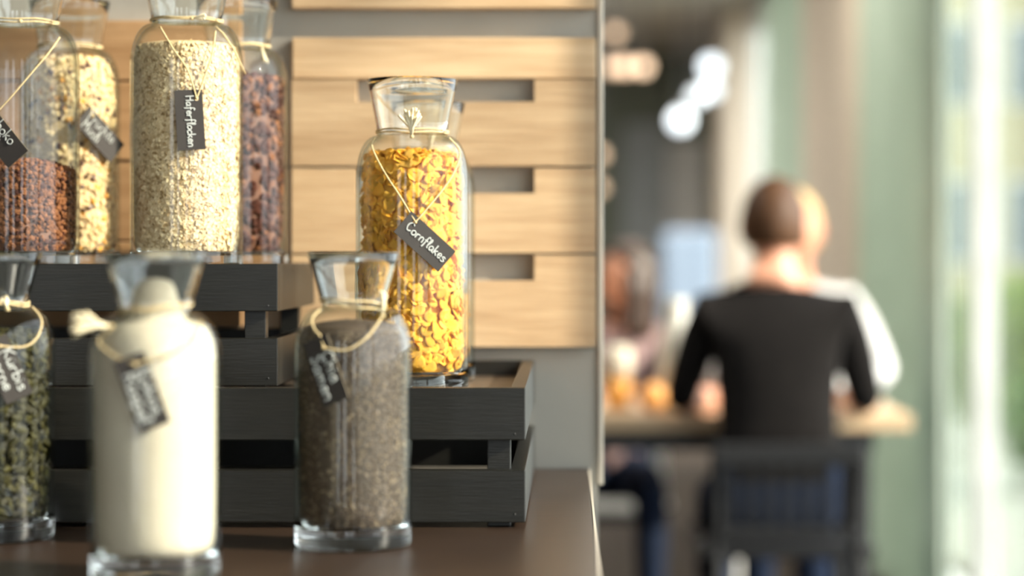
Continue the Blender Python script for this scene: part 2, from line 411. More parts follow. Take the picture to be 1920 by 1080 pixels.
def facade(x0, x1, y, h, m, label, rows, cols):
    t = thing('building', label, 'building', ((x0 + x1) / 2, y, -.02))
    MB().box(x0, x1, y, y + 4, -.02, h).build('wall', m, t)
    MB().box(x0 - .2, x1 + .2, y - .2, y + 4.2, h, h + .3).build('roof', M_pier, t)
    for r in range(rows):
        for c in range(cols):
            cx = x0 + (c + .5) * (x1 - x0) / cols; z = 1.0 + r * 3.0
            w = MB().box(cx - .55, cx + .55, y - .06, y, z, z + 1.6).build('window', M_frame, t)
            MB().box(cx - .47, cx + .47, y - .08, y - .06, z + .08, z + 1.52).build('pane', M_dark_pane, w)
facade(6.6, 9.6, 46, 9, M_facade, 'cream facade across the terrace', 3, 2)
facade(10.4, 17, 44, 11, M_facade_w, 'white facade across the terrace beside the cream one', 3, 4)

# ================================================================= CRATES
def crate(right, y0, width, depth, z0, h, slat_h, foot, panel_inset, label):
    left = right - width; y1 = y0 + depth; T = .0145; PW = .0225
    t = thing('slatted_crate', label, 'crate', ((left + right) / 2, (y0 + y1) / 2, z0), 'black slatted crates')
    zt = z0 + h
    for (a, b) in ((zt - slat_h, zt), (z0 + foot, z0 + foot + slat_h)):
        MB().box(left, right, y0, y0 + T, a, b, bev=.0009).build('slat', M_crate, t)
        MB().box(left, right, y1 - T, y1, a, b, bev=.0009).build('slat', M_crate, t)
        MB().box(right - T, right, y0 + T, y1 - T, a, b, bev=.0009).build('slat', M_crate, t)
        MB().box(left, left + T, y0 + T, y1 - T, a, b, bev=.0009).build('slat', M_crate, t)
    for xx in (right - T - PW, left + T):
        for yy in (y0 + T, y1 - T - PW):
            MB().box(xx, xx + PW, yy, yy + PW, z0, zt - panel_inset - .006, bev=.0008).build('corner_post', M_crate, t)
    MB().box(left + T, right - T, y0 + T, y1 - T, zt - panel_inset - .006, zt - panel_inset).build('tray_board', M_tray, t)
    for (px, pz) in ((right - .010, zt - slat_h + .006), (right - .010, z0 + foot + .008)):
        MB().ball((px, y0 - .0002, pz), .0010, seg=8, rings=5).build('nail_head', M_blackm, t, smooth=True)
    return t
LZ = CT; LTOP = CZ - .1265; LTRAY = CZ - .145
crate(-0.042, 2.320, .75, .62, LZ, LTOP - LZ, .0503, .0052, LTOP - LTRAY, 'long black slatted crate standing on the counter under the corn flakes jar')
UTOP = CZ - .0082; UTRAY = CZ - .0162
crate(-0.308, 2.555, .42, .368, LTRAY, UTOP - LTRAY, .0503, .0078, UTOP - UTRAY, 'black slatted crate stacked on the long crate, carrying the oat flakes jar')

# ================================================================= JARS
def jar_profile(R, H, nr, nz, rr, sh):
    out = [(0, .004), (R * .55, .003), (R - .009, .0006), (R - .005, 0), (R - .0015, .0012), (R, .005), (R, .010), (R, .015), (R, .020)]
    zs = nz - sh
    for k in range(1, 6): out.append((R, .020 + (zs - .020) * k / 5))
    for k in range(1, 11):
        t = k / 10 * math.pi / 2
        out.append((nr + .0012 + (R - nr - .0012) * math.cos(t) ** .92, zs + (sh - .003) * math.sin(t)))
    out.append((nr, nz)); nb = len(out)
    for k in range(1, 5): out.append((nr + (rr - nr) * k / 4, nz + (H - nz) * k / 4))
    T = .0027
    inn = [(rr - T * .5, H + .0009), (rr - T, H)]
    for k in range(3, -1, -1): inn.append((nr + (rr - nr) * k / 4 - T, nz + (H - nz) * k / 4))
    for k in range(9, -1, -1):
        t = k / 10 * math.pi / 2
        inn.append((nr - T + (R - nr) * math.cos(t) ** .92, zs - .002 + (sh - .003) * math.sin(t)))
    inn += [(R - .0028, zs * .5), (R - .0030, .060), (R - .0034, .040), (R - .0042, .030), (R - .0068, .0215), (R - .013, .0172), (R * .4, .0162), (0, .016)]
    return out, inn
def interp(prof, z):
    pts = sorted(prof, key=lambda p: p[1])
    for (r0, z0), (r1, z1) in zip(pts, pts[1:]):
        if z0 <= z <= z1: return r0 + (r1 - r0) * ((z - z0) / (z1 - z0) if z1 > z0 else 0)
    return pts[0][0] if z < pts[0][1] else pts[-1][0]

SMALL = dict(R=.0525, H=.2635, nr=.0278, nz=.2175, rr=.0412, sh=.040)
LARGE = dict(R=.061, H=.3357, nr=.0375, nz=.278, rr=.049, sh=.050)
class Jar:
    def __init__(s, px, Y, base, dims, label, sx=1.0, sz=1.0, group='glass storage jars'):
        d = {k: v * (sz if k in ('H', 'nz', 'sh') else sx) for k, v in dims.items()}
        s.d = d; s.c = Vector(((px - VX) / FPX * Y, Y, base)); s.R = d['R']
        s.out, s.inn = jar_profile(**d)
        s.t = thing('glass_jar', label, 'jar', s.c, group)
        nz = d['nz']
        def mi(a, b):
            zm = (a[1] + b[1]) / 2
            return 1 if (zm < .0195 or zm > nz - .001) else 0
        mb = MB().lathe(s.out + s.inn, s.c, 80, mi)
        o = mb.build('glass_body', [GLASS_THIN, GLASS_SOLID], s.t, smooth=True); recalc(o)
    def rin(s, z): return interp([p for p in s.inn if p[1] < s.d['H'] - .001], z)
    def rout(s, z): return interp([p for p in s.out if p[1] > .0011], z)
    def surf(s, px, py, off=.0014):
        Y = s.c.y - s.R
        for _ in range(8):
            p = PX(px, py, Y); r = s.rout(p.z - s.c.z) + off; dx = p.x - s.c.x
            Y = s.c.y - (math.sqrt(r * r - dx * dx) if abs(dx) < r else 0)
        return PX(px, py, Y)
    def ring(s, z, tilt=(0, 0), r=None, thick=.00095, wob=0.0006):
        pts = []
        rr = r or (s.d['nr'] + .0016)
        for i in range(48):
            a = 2 * math.pi * i / 48
            pts.append(s.c + Vector((rr * math.cos(a), rr * math.sin(a), z + tilt[0] * math.cos(a) + tilt[1] * math.sin(a) + wob * math.sin(5 * a))))
        return MB().tube(pts, thick, 6, closed=True)
    def neck(s, tilt=(0, 0), thick=.00095, knot=None, tassel=None, dirv=(0, 0, 1), n=16, L=.02, spread=.35):
        mb = s.ring(s.d['nz'] + .0006, tilt, thick=thick)
        mb2 = s.ring(s.d['nz'] + .0022, (tilt[0] * .6, -tilt[1]), thick=thick)
        mb.add(mb2.v, mb2.f)
        if knot is not None: mb.ball(knot, .0024, .0022, .0021, 10, 7)
        mb.build('neck_twine', M_twine, s.t, smooth=True)
        if tassel is not None:
            mb = MB(); d = Vector(dirv).normalized()
            for k in range(n):
                q = (d + Vector((random.uniform(-1, 1), random.uniform(-.6, .6), random.uniform(-1, 1))) * spread * .6).normalized()
                l = L * random.uniform(.75, 1.1); a = Vector(tassel)
                mid = a + (d * .6 + q * .4) * l * .45
                mb.tube([a, mid, a + q * l, a + q * l * 1.08 + Vector((0, 0, -.001))], .0011, 5, taper=lambda u: .9 + .5 * math.sin(u * 3))
            mb.build('frayed_tassel', M_cotton, s.t, smooth=True)

# --- handwriting: a small stroke alphabet, drawn as round pen strokes
G = {
 'C': (1.3, [[(1.2, 1.6), (.7, 1.95), (.15, 1.4), (.1, .7), (.5, .05), (1.2, .35)]]),
 'o': (1.0, [[(.5, 1), (.1, .7), (.15, .15), (.5, 0), (.9, .3), (.85, .8), (.5, 1)]]),
 'r': (.8, [[(.1, 1), (.12, 0)], [(.12, .5), (.35, .9), (.75, .95)]]),
 'n': (1.0, [[(.1, 1), (.12, 0)], [(.12, .55), (.45, 1), (.8, .75), (.85, 0)]]),
 'f': (.8, [[(.85, 1.75), (.55, 2), (.35, 1.6), (.3, 0), (.2, -.5)], [(0, .95), (.75, 1)]]),
 'l': (.5, [[(.2, .6), (.45, 1.6), (.3, 2), (.15, 1.5), (.2, .2), (.5, 0)]]),
 'a': (1.05, [[(.85, .85), (.5, 1), (.1, .6), (.25, .05), (.6, .1), (.85, .6), (.87, .9)], [(.87, .9), (.88, .2), (1.05, 0)]]),
 'k': (.95, [[(.1, 2), (.12, 0)], [(.8, 1.05), (.15, .5), (.5, .4), (.9, 0)]]),
 'e': (.9, [[(.1, .5), (.8, .6), (.6, 1), (.2, .85), (.1, .35), (.45, 0), (.9, .25)]]),
 's': (.85, [[(.8, .85), (.45, 1.02), (.15, .75), (.5, .5), (.78, .25), (.45, 0), (.08, .15)]]),
 'H': (1.3, [[(.1, 2), (.12, 0)], [(1.1, 2), (1.1, 0)], [(.1, 1), (1.1, 1.05)]]),
 'c': (.85, [[(.8, .85), (.45, 1), (.1, .6), (.2, .1), (.5, 0), (.85, .2)]]),
 'h': (1.0, [[(.1, 2), (.12, 0)], [(.12, .55), (.45, 1), (.8, .75), (.85, 0)]]),
 'i': (.4, [[(.15, 1), (.17, 0)], [(.15, 1.4), (.17, 1.5)]]),
 'S': (1.1, [[(1, 1.7), (.6, 2), (.15, 1.6), (.5, 1.05), (.95, .6), (.6, .02), (.05, .25)]]),
 'm': (1.5, [[(.1, 1), (.12, 0)], [(.12, .55), (.4, 1), (.65, .75), (.68, 0)], [(.68, .55), (.95, 1), (1.25, .75), (1.3, 0)]]),
 'K': (1.2, [[(.1, 2), (.12, 0)], [(1.05, 2), (.15, .95)], [(.15, .95), (1.1, 0)]]),
 'ü': (1.0, [[(.1, 1), (.15, .25), (.45, 0), (.8, .3)], [(.85, 1), (.85, .1), (1, 0)], [(.25, 1.4), (.27, 1.5)], [(.65, 1.4), (.67, 1.5)]]),
 'b': (1.0, [[(.1, 2), (.12, 0)], [(.12, .6), (.5, 1), (.9, .6), (.7, .05), (.12, .1)]]),
 'M': (1.5, [[(.05, 0), (.2, 2)], [(.2, 2), (.7, .7)], [(.7, .7), (1.2, 2)], [(1.2, 2), (1.35, 0)]]),
 'R': (1.2, [[(.1, 0), (.12, 2)], [(.12, 1.95), (.8, 1.9), (.95, 1.4), (.15, 1)], [(.4, 1), (1.1, 0)]]),
 'p': (1.0, [[(.1, 1), (.12, -.8)], [(.12, .6), (.5, 1), (.9, .6), (.7, .05), (.12, .1)]]),
 'F': (1.1, [[(.1, 0), (.12, 2)], [(.1, 2), (1.05, 1.95)], [(.1, 1.05), (.8, 1.05)]]),
 't': (.7, [[(.35, 1.7), (.35, .2), (.65, 0)], [(.05, 1.1), (.7, 1.1)]]),
 '-': (.5, [[(.05, .5), (.5, .52)]]), ' ': (.6, []),
}
def smooth_pts(p, n=5):
    if len(p) < 3: return [Vector((*q, 0)) for q in p]
    q = [Vector((*a, 0)) for a in p]; out = []
    for i in range(len(q) - 1):
        p0 = q[max(0, i - 1)]; p1 = q[i]; p2 = q[i + 1]; p3 = q[min(len(q) - 1, i + 2)]
        for k in range(n):
            t = k / n
            out.append(.5 * ((2 * p1) + (p2 - p0) * t + (2 * p0 - 5 * p1 + 4 * p2 - p3) * t * t + (3 * p1 - p0 - 3 * p2 + p3) * t ** 3))
    out.append(q[-1]); return out
def text_width(s): return sum(G[c][0] + .12 for c in s)
def hang_tag(jar, cpx, cpy, ang, W, Hh, lines, label, hole_uv, strings, xh=None, pen=.00062, off=.0022, xs=1.0, u0=.10):
    """blackboard card lying against the jar at pixel (cpx, cpy); its long axis drops by ang degrees"""
    c = jar.surf(cpx, cpy, off)
    dx = (c.x - jar.c.x) / (jar.rout(c.z - jar.c.z) + off); al = math.asin(max(-.95, min(.95, dx)))
    tx = Vector((math.cos(al), math.sin(al), 0)); nrm = Vector((math.sin(al), -math.cos(al), 0)); tz = Vector((0, 0, 1))
    th = R_(ang)
    e1 = tx * math.cos(th) - tz * math.sin(th); e2 = tx * math.sin(th) + tz * math.cos(th)
    t = thing('hanging_tag', label, 'tag', c, 'blackboard name tags')
    F = lambda u, v, w=0: c + e1 * u + e2 * v + nrm * w
    # card with a punched hole
    hu, hv = hole_uv; hr = .0024
    hole = [(hu + hr * math.cos(a), hv + hr * math.sin(a)) for a in [2 * math.pi * k / 12 for k in range(12)]]
    w2, h2 = W / 2, Hh / 2
    bm = bmesh.new()
    ov = [bm.verts.new((x, y, 0)) for x, y in ((-w2, -h2), (w2, -h2), (w2, h2), (-w2, h2))]
    hv_ = [bm.verts.new((x, y, 0)) for x, y in hole]
    es = [bm.edges.new((ov[i], ov[(i + 1) % 4])) for i in range(4)] + [bm.edges.new((hv_[i], hv_[(i + 1) % 12])) for i in range(12)]
    bmesh.ops.triangle_fill(bm, use_beauty=True, use_dissolve=False, edges=es)
    bm.normal_update(); bm.verts.index_update()
    vs = [v.co.copy() for v in bm.verts]; fs = [[v.index for v in f.verts] for f in bm.faces]; n = len(vs)
    mb = MB(); mb.add([F(v.x, v.y, .0007) for v in vs] + [F(v.x, v.y, -.0007) for v in vs], fs + [[i + n for i in f[::-1]] for f in fs])
    loop = list(range(4)); mb.add([], [])
    for L in (list(range(4)), list(range(4, 16))):
        for i in range(len(L)):
            a, b = L[i], L[(i + 1) % len(L)]; mb.f.append([a, b, b + n, a + n]); mb.mi.append(1)
    bm.free()
    recalc(mb.build('card', [M_slate, M_card_edge], t))
    # lettering
    mb = MB(); nl = len(lines)
    xh = xh or min(.0062, .86 * W / max(text_width(l) for l in lines))
    for i, l in enumerate(lines):
        u = -w2 + W * u0; base = (0 if nl == 1 else (.23 - .46 * i) * Hh) - xh * .75
        for ch in l:
            w, st = G[ch]; jy = random.uniform(-.06, .06)
            for s_ in st:
                mb.tube([F(u + p.x * xh * xs, base + (p.y + jy) * xh, .0010) for p in smooth_pts(s_)], pen, 5)
            u += (w + .12) * xh * xs
    mb.build('lettering', M_chalk, t)
    # twine through the hole
    mb = MB(); hp = F(hu, hv, .0012)
    for st in strings:
        pts = [jar.surf(x, y, .0030) for x, y in st]
        pts = [Vector(p) for p in pts] + [hp]
        q = []
        for i in range(len(pts) - 1):
            p0 = pts[max(0, i - 1)]; p1 = pts[i]; p2 = pts[i + 1]; p3 = pts[min(len(pts) - 1, i + 2)]
            for k in range(6):
                tt = k / 6; q.append(.5 * ((2 * p1) + (p2 - p0) * tt + (2 * p0 - 5 * p1 + 4 * p2 - p3) * tt * tt + (3 * p1 - p0 - 3 * p2 + p3) * tt ** 3))
        q.append(hp); mb.tube(q, .00095, 6)
    if strings:
        mb.ball(F(hu, hv + 0, .0018), .0017, seg=8, rings=6)
        mb.build('hanging_twine', M_twine, t, smooth=True)
    return t

J = {}
J['corn'] = Jar(773, 2.62, LTRAY, LARGE, 'tall glass jar filled with golden corn flakes')
J['cornb'] = Jar(797, 2.815, LTRAY, LARGE, 'tall glass jar standing behind the corn flakes jar', .95, .96)
J['hafer'] = Jar(350, 2.634, UTRAY, LARGE, 'tall glass jar filled with pale oat flakes on the upper crate', 1, .975)
J['dark'] = Jar(446, 2.81, UTRAY, LARGE, 'tall glass jar of dark brown flakes behind the oat flakes jar', .95, .93)
J['schoko'] = Jar(43, 2.634, UTRAY, LARGE, 'tall glass jar a third full of chocolate crunch on the upper crate', 1, .965)
J['mix'] = Jar(131, 2.822, UTRAY, LARGE, 'tall glass jar of fruit muesli behind the chocolate crunch jar', .95, .93)
J['chia'] = Jar(662, 2.173, CT, SMALL, 'small glass jar of speckled chia seeds standing on the counter')
J['white'] = Jar(291, 1.965, CT, SMALL, 'small glass jar of white powder standing on the counter')
J['kern'] = Jar(-6, 2.232, CT, SMALL, 'small glass jar of green pumpkin seeds standing on the counter')

# ---- necks
j = J['corn']; k = j.surf(772, 256, .002); j.neck((0, .0010), knot=k, tassel=k, dirv=(-.02, -.1, 1), n=34, L=.027, spread=.75)
j = J['cornb']; k = j.c + Vector((.008, -j.d['nr'] - .003, j.d['nz'])); j.neck((0, .001), knot=k, tassel=k, dirv=(.1, -.1, 1), n=12, L=.024)
j = J['hafer']; k = j.c + Vector((.012, -j.d['nr'] - .001, j.d['nz'])); j.neck((-.0005, 0), knot=k, tassel=k, dirv=(.8, -.3, .1), n=5, L=.014, spread=.3)
j = J['dark']; k = j.c + Vector((.03, -.02, j.d['nz'])); j.neck((0, 0), knot=k, tassel=k, dirv=(.2, -.2, -1), n=4, L=.018, spread=.25)
j = J['schoko']; k = j.c + Vector((.006, -j.d['nr'] - .001, j.d['nz'])); j.neck((0, .001), knot=k)
j = J['mix']; k = j.c + Vector((-.01, -j.d['nr'] - .001, j.d['nz'])); j.neck((0, .001), knot=k)
j = J['chia']; k = j.surf(717, 592, .0024); j.neck((-.0042, .002), knot=k, tassel=k, dirv=(.05, -.25, 1), n=22, L=.021, spread=.22)
j = J['white']; k = j.surf(208, 612, .003); j.neck((.0035, 0), knot=k, tassel=k, dirv=(-1, -.25, .12), n=24, L=.028, spread=.5)
j = J['kern']; k = j.surf(14, 580, .003); j.neck((-.003, 0), knot=k, tassel=k, dirv=(-.3, -.3, 1), n=14, L=.012, spread=.5)

# ---- tags
hang_tag(J['corn'], 796.5, 453, 41.5, .0640, .0290, ['Cornflakes'], 'black tag chalked Cornflakes on the corn flakes jar', (-.0215, .0085),
         [[(703, 258), (697, 272), (708, 300), (728, 335), (750, 368)], [(842, 258), (862, 285), (852, 322), (828, 358), (803, 388)]], pen=.00085)
hang_tag(J['hafer'], 356, 225, 86.5, .0640, .0295, ['Haferflocken'], 'black tag chalked Haferflocken on the oat flakes jar', (-.0225, .0085),
         [[(300, 50), (325, 92), (352, 132)], [(404, 58), (398, 100), (385, 140)]], pen=.00082)
hang_tag(J['schoko'], 0, 256, 50, .0640, .0290, ['Schoko', 'Müsli'], 'black tag chalked Schoko on the chocolate crunch jar', (-.0215, .0085),
         [[(112, 70), (92, 98), (58, 138), (22, 180)], [(-40, 72), (-42, 120), (-30, 170)]])
hang_tag(J['mix'], 187, 252, 42, .0640, .0290, ['Früchte', 'Müsli'], 'black tag with two chalked words on the fruit muesli jar', (-.0215, .0085),
         [[(118, 122), (128, 145), (140, 170), (152, 195)], [(186, 124), (188, 145), (184, 172), (172, 198)]])
hang_tag(J['chia'], 611, 695, 69, .0590, .0255, ['Chia', 'Samen'], 'black tag chalked Chia Samen on the speckled seed jar', (-.0195, .006),
         [[(600, 580), (585, 598), (590, 618), (600, 630)], [(715, 596), (692, 628), (664, 650), (640, 657)]], xh=.0056, pen=.0009, xs=1.2, u0=.24)
hang_tag(J['white'], 266, 735, 69, .0600, .0255, ['Kokos', 'Raspel'], 'black tag with two chalked words on the white powder jar', (-.0225, .003),
         [[(206, 618), (185, 640), (200, 658), (222, 672)], [(376, 602), (372, 628), (340, 655), (305, 668)]], xh=.0054, pen=.0009, xs=1.25, u0=.22)
hang_tag(J['kern'], 12, 692, 66, .0590, .0260, ['Kürbis', 'kerne'], 'black tag chalked Kürbiskerne on the pumpkin seed jar', (-.0215, .003),
         [[(60, 575), (78, 600), (70, 632), (45, 650)], [(-60, 590), (-70, 620), (-40, 640)]], xh=.0054, pen=.0009, xs=1.25, u0=.22)
# loose twine end beside the oat jar's shoulder
j = J['hafer']
pts = [j.surf(x, y, .0022) for x, y in ((404, 50), (418, 62), (438, 92), (450, 118), (460, 138))]
MB().tube(pts, .0010, 6).build('loose_twine_end', M_twine, j.t, smooth=True)

# ================================================================= CONTENTS
def fill_profile(jar, z0, z1, gap=.0009, dome=.004, n=26):
    prof = [(0, z0)]
    for k in range(n + 1):
        z = z0 + (z1 - z0) * k / n
        prof.append((max(.002, jar.rin(max(z, .0168)) - gap), z))
    r1 = prof[-1][0]
    for k in range(1, 6):
        prof.append((r1 * math.cos(k / 6 * math.pi / 2) if k < 6 else 0, z1 + dome * math.sin(k / 6 * math.pi / 2)))
    prof.append((0, z1 + dome)); return prof
def core(jar, z0, z1, name, m, label, cat, gap=.0035, dome=.004, bumpy=.0008, freq=140, parent=None, seg=64):
    global CURJ; CURJ = jar
    prof = fill_profile(jar, z0, z1, gap, dome)
    mb = MB().lathe(prof, jar.c, seg, jit=lambda a, z: bumpy * mnoise.noise(Vector((math.cos(a) * freq * .05, math.sin(a) * freq * .05, z * freq))))
    o = mb.build(name, m, smooth=True, loc=jar.c + Vector((0, 0, z0))); recalc(o)
    tag(o, label, cat); o['kind'] = 'stuff'; return o, prof
def surface_points(jar, z0, z1, n, gap, a0=-math.pi, a1=0, top=0.12, dome=.004):
    """random points on the outer skin of a filling: (position, outward normal). angle -pi/2 faces the room"""
    res = []
    for i in range(n):
        if random.random() < top:
            r1 = jar.rin(z1) - gap; rr = r1 * math.sqrt(random.random()); a = random.uniform(a0, a1)
            res.append((jar.c + Vector((rr * math.cos(a), rr * math.sin(a), z1 + dome * (1 - (rr / r1) ** 2) - .001)), Vector((0, 0, 1))))
        else:
            z = random.uniform(z0, z1); a = random.uniform(a0, a1); e = .002
            r = jar.rin(max(z, .0168)) - gap
            sl = (jar.rin(min(z + e, jar.d['nz'])) - jar.rin(max(.0168, z - e))) / (2 * e)
            nn = Vector((math.cos(a), math.sin(a), -max(-3, min(3, sl)))).normalized()
            res.append((jar.c + Vector((r * math.cos(a), r * math.sin(a), z)), nn))
    return res
def frame(nrm, tilt):
    nrm = (nrm + Vector((random.gauss(0, tilt), random.gauss(0, tilt), random.gauss(0, tilt)))).normalized()
    q = nrm.to_track_quat('Z', 'Y').to_matrix()
    return q @ Matrix.Rotation(random.uniform(0, 6.283), 3, 'Z')
def inside(jar, vs):
    """shift a piece inwards until it clears the inner wall of its jar"""
    sh = Vector((0, 0, 0))
    for _ in range(4):
        worst = 0; d = None
        for v in vs:
            q = v + sh - jar.c; r = math.hypot(q.x, q.y); ex = r + .0004 - jar.rin(max(.0168, min(q.z, jar.d['nz'])))
            if ex > worst: worst = ex; d = Vector((-q.x / r, -q.y / r, 0))
        low = min((v + sh - jar.c).z for v in vs)
        if low < .0172: sh.z += .0172 - low
        if d is None and low >= .0172: break
        if d is not None: sh += d * worst
    return sh
def join_scatter(o, pts, variants, tilt, smin, smax, mats, mis, keep=None):
    mb = MB()
    for p, n in pts:
        vs, fs = random.choice(variants); M = frame(n, tilt); s = random.uniform(smin, smax); mi = random.choice(mis)
        w = [p + M @ (Vector(v) * s) for v in vs]; sh = inside(CURJ, w)
        mb.add([v + sh for v in w], fs, mi)
    c = mb.build(o, mats, keep); c['kind'] = 'stuff'; return c
def flake_variant(seed, curl=.35, n=9, th=.10, rough=.22):
    rnd = random.Random(seed); top = [(0, 0, .02)]; rim = []
    ph = rnd.uniform(0, 6.28); ax = rnd.uniform(.7, 1.0)
    for k in range(n):
        a = 2 * math.pi * k / n; r = 1 + rnd.uniform(-rough, rough)
        x, y = r * math.cos(a), r * math.sin(a) * ax
        rim.append((x, y, curl * (x * math.cos(ph) + y * math.sin(ph)) ** 2 - curl * .3 + rnd.uniform(-.12, .12)))
    mid = [(x * .55, y * .55, z * .4 + rnd.uniform(-.06, .1)) for x, y, z in rim]
    vs = top + mid + rim + [(x, y, z - th) for x, y, z in rim] + [(0, 0, -th * .8)]
    fs = []
    for k in range(n):
        j2 = (k + 1) % n
        fs += [(0, 1 + k, 1 + j2), (1 + k, 1 + n + k, 1 + n + j2, 1 + j2), (1 + n + k, 1 + 2 * n + k, 1 + 2 * n + j2, 1 + n + j2), (1 + 3 * n, 1 + 2 * n + j2, 1 + 2 * n + k)]
    return vs, fs
def pebble_variant(seed, sq=(1, 1, 1), rough=.2):
    rnd = random.Random(seed); mb = MB().ball((0, 0, 0), 1, seg=6, rings=4)
    return [(v.x * sq[0] * (1 + rnd.uniform(-rough, rough)), v.y * sq[1] * (1 + rnd.uniform(-rough, rough)), v.z * sq[2] * (1 + rnd.uniform(-rough, rough))) for v in mb.v], mb.f

def individuals(jar, name, z0, z1, n, variants, m, gap, tilt, smin, smax, label, cat, group, a0, a1, top, dome=.004, mind=.006):
    meshes = []
    for i, (vs, fs) in enumerate(variants):
        me = bpy.data.meshes.new(name); me.from_pydata([Vector(v) for v in vs], [], fs); me.materials.append(m)
        me.polygons.foreach_set('use_smooth', [True] * len(fs)); me.update(); meshes.append(me)
    placed = []; tries = 0
    while len(placed) < n and tries < n * 60:
        tries += 1
        p, nn = surface_points(jar, z0, z1, 1, gap, a0, a1, top, dome)[0]
        if any((p - q).length < mind for q in placed): continue
        placed.append(p)
        o = bpy.data.objects.new(name, random.choice(meshes)); col.objects.link(o)
        s = random.uniform(smin, smax)
        M3 = frame(nn, tilt); p = p + inside(jar, [p + M3 @ (Vector(v.co) * s) for v in o.data.vertices])
        o.matrix_world = Matrix.Translation(p) @ M3.to_4x4() @ Matrix.Scale(s, 4)
        tag(o, label, cat, group)

FV = [flake_variant(i, .35) for i in range(7)]
# corn flakes: the ones against the glass are things of their own, the rest is one heap behind them
j = J['corn']; Z1 = .256
o, _ = core(j, .0175, Z1 - .008, 'corn_flake_heap', M_corn_c, 'golden corn flakes heaped in the middle of the tall jar', 'corn flakes', gap=.0125, dome=.004, bumpy=.003)
join_scatter('packed_flakes', surface_points(j, .024, Z1 - .004, 900, .0085, -math.pi, math.pi, .15), FV, .40, .0065, .0090, [M_corn], [0], o)
individuals(j, 'corn_flake', .0215, Z1 - .002, 300, FV, M_corn, .0054, .24, .0062, .0090,
            'curled golden corn flake pressed against the glass of the tall jar', 'corn flake', 'corn flakes in the tall jar', -math.pi * 1.0, 0.0, .10, .005, .0072)
# jar behind it: half seen, also corn flakes
j = J['cornb']
o, _ = core(j, .0175, .10, 'golden_flake_fill', M_corn_c, 'golden flakes low in the jar behind the corn flakes jar', 'cereal', gap=.006, bumpy=.003)
join_scatter('packed_flakes', surface_points(j, .03, .10, 260, .008, -math.pi, math.pi, .2), FV, .35, .006, .0085, [M_corn], [0], o)
# oats
OV = [flake_variant(20 + i, .15, 6, .16, .25) for i in range(5)]
j = J['hafer']
o, _ = core(j, .0170, .244, 'oat_flake_fill', M_oat_c, 'pale oat flakes filling the tall jar to its shoulder', 'oat flakes', gap=.0028, dome=.006)
M_oat_d = mat('oat_husk', (0.44, 0.29, 0.13), 0.7, (0.30, 0.19, 0.08), 300)
join_scatter('packed_flakes', surface_points(j, .0185, .244, 6500, .0018, -math.pi * 1.12, .12 * math.pi, .06, .006), OV, .38, .0016, .0031, [M_oat, M_oat_d], [0, 0, 0, 0, 0, 1], o)
# dark flakes
PV = [pebble_variant(i, (1, .8, .55), .25) for i in range(5)]
j = J['dark']
o, _ = core(j, .0170, .222, 'dark_flake_fill', M_choc_c, 'dark brown flakes filling the jar behind the oat flakes', 'cereal', gap=.005, bumpy=.002)
join_scatter('packed_flakes', surface_points(j, .0205, .222, 700, .004, -math.pi * 1.1, .3, .1), PV, .5, .004, .0075, [M_berry, M_choc], [0, 0, 0, 0, 0, 1], o)
# chocolate crunch
j = J['schoko']
o, _ = core(j, .0170, .108, 'chocolate_crunch_fill', M_choc_c, 'reddish brown chocolate crunch in the lower third of the jar', 'cereal', gap=.004, dome=.010, bumpy=.003)
join_scatter('packed_crumbs', surface_points(j, .0185, .110, 1900, .0030, -math.pi * 1.1, .3, .22, .012), PV, .8, .0018, .0046, [M_choc, M_berry], [0, 0, 0, 1], o)
# fruit muesli
j = J['mix']
o, _ = core(j, .0170, .243, 'fruit_muesli_fill', M_oat_c, 'fruit muesli filling the jar up to its shoulder', 'muesli', gap=.004, bumpy=.002)
join_scatter('packed_flakes', surface_points(j, .0205, .244, 1500, .0032, -math.pi * 1.1, .3, .1), OV + PV, .5, .0025, .0062, [M_muesli, M_muesli_o, M_muesli_d], [0] * 9 + [1, 2], o)
# chia
j = J['chia']; SV = [pebble_variant(60 + i, (1, .7, .6), .1) for i in range(3)]
o, _ = core(j, .0170, .194, 'chia_seed_fill', M_chia_c, 'grey brown speckled chia seeds filling the small jar', 'seeds', gap=.0022, dome=.010)
join_scatter('packed_seeds', surface_points(j, .0180, .194, 7000, .0016, -math.pi * 1.05, .1, .08, .011), SV, .5, .0008, .00125, [M_chia, M_chia_w], [0, 0, 0, 0, 0, 1], o)
# white powder, heaped up into the neck
j = J['white']
prof = [(0, .0168)] + [(max(.002, j.rin(max(z, .0168)) - .0007), z) for z in [.0168 + (.205 - .0168) * k / 30 for k in range(31)]]
prof += [(.0262, .209), (.0240, .2135), (.0220, .2175), (.0200, .222), (.0180, .228), (.0165, .234), (.0135, .2395), (.008, .2425), (0, .2435)]
mb = MB().lathe(prof, j.c, 64, jit=lambda a, z: .0006 * mnoise.noise(Vector((math.cos(a) * 6, math.sin(a) * 6, z * 260))) if z > .195 else 0)
o = recalc(mb.build('white_powder_fill', M_powder, smooth=True, loc=j.c + Vector((0, 0, .0168))))
tag(o, 'fine white powder heaped up into the neck of the small jar', 'powder'); o['kind'] = 'stuff'
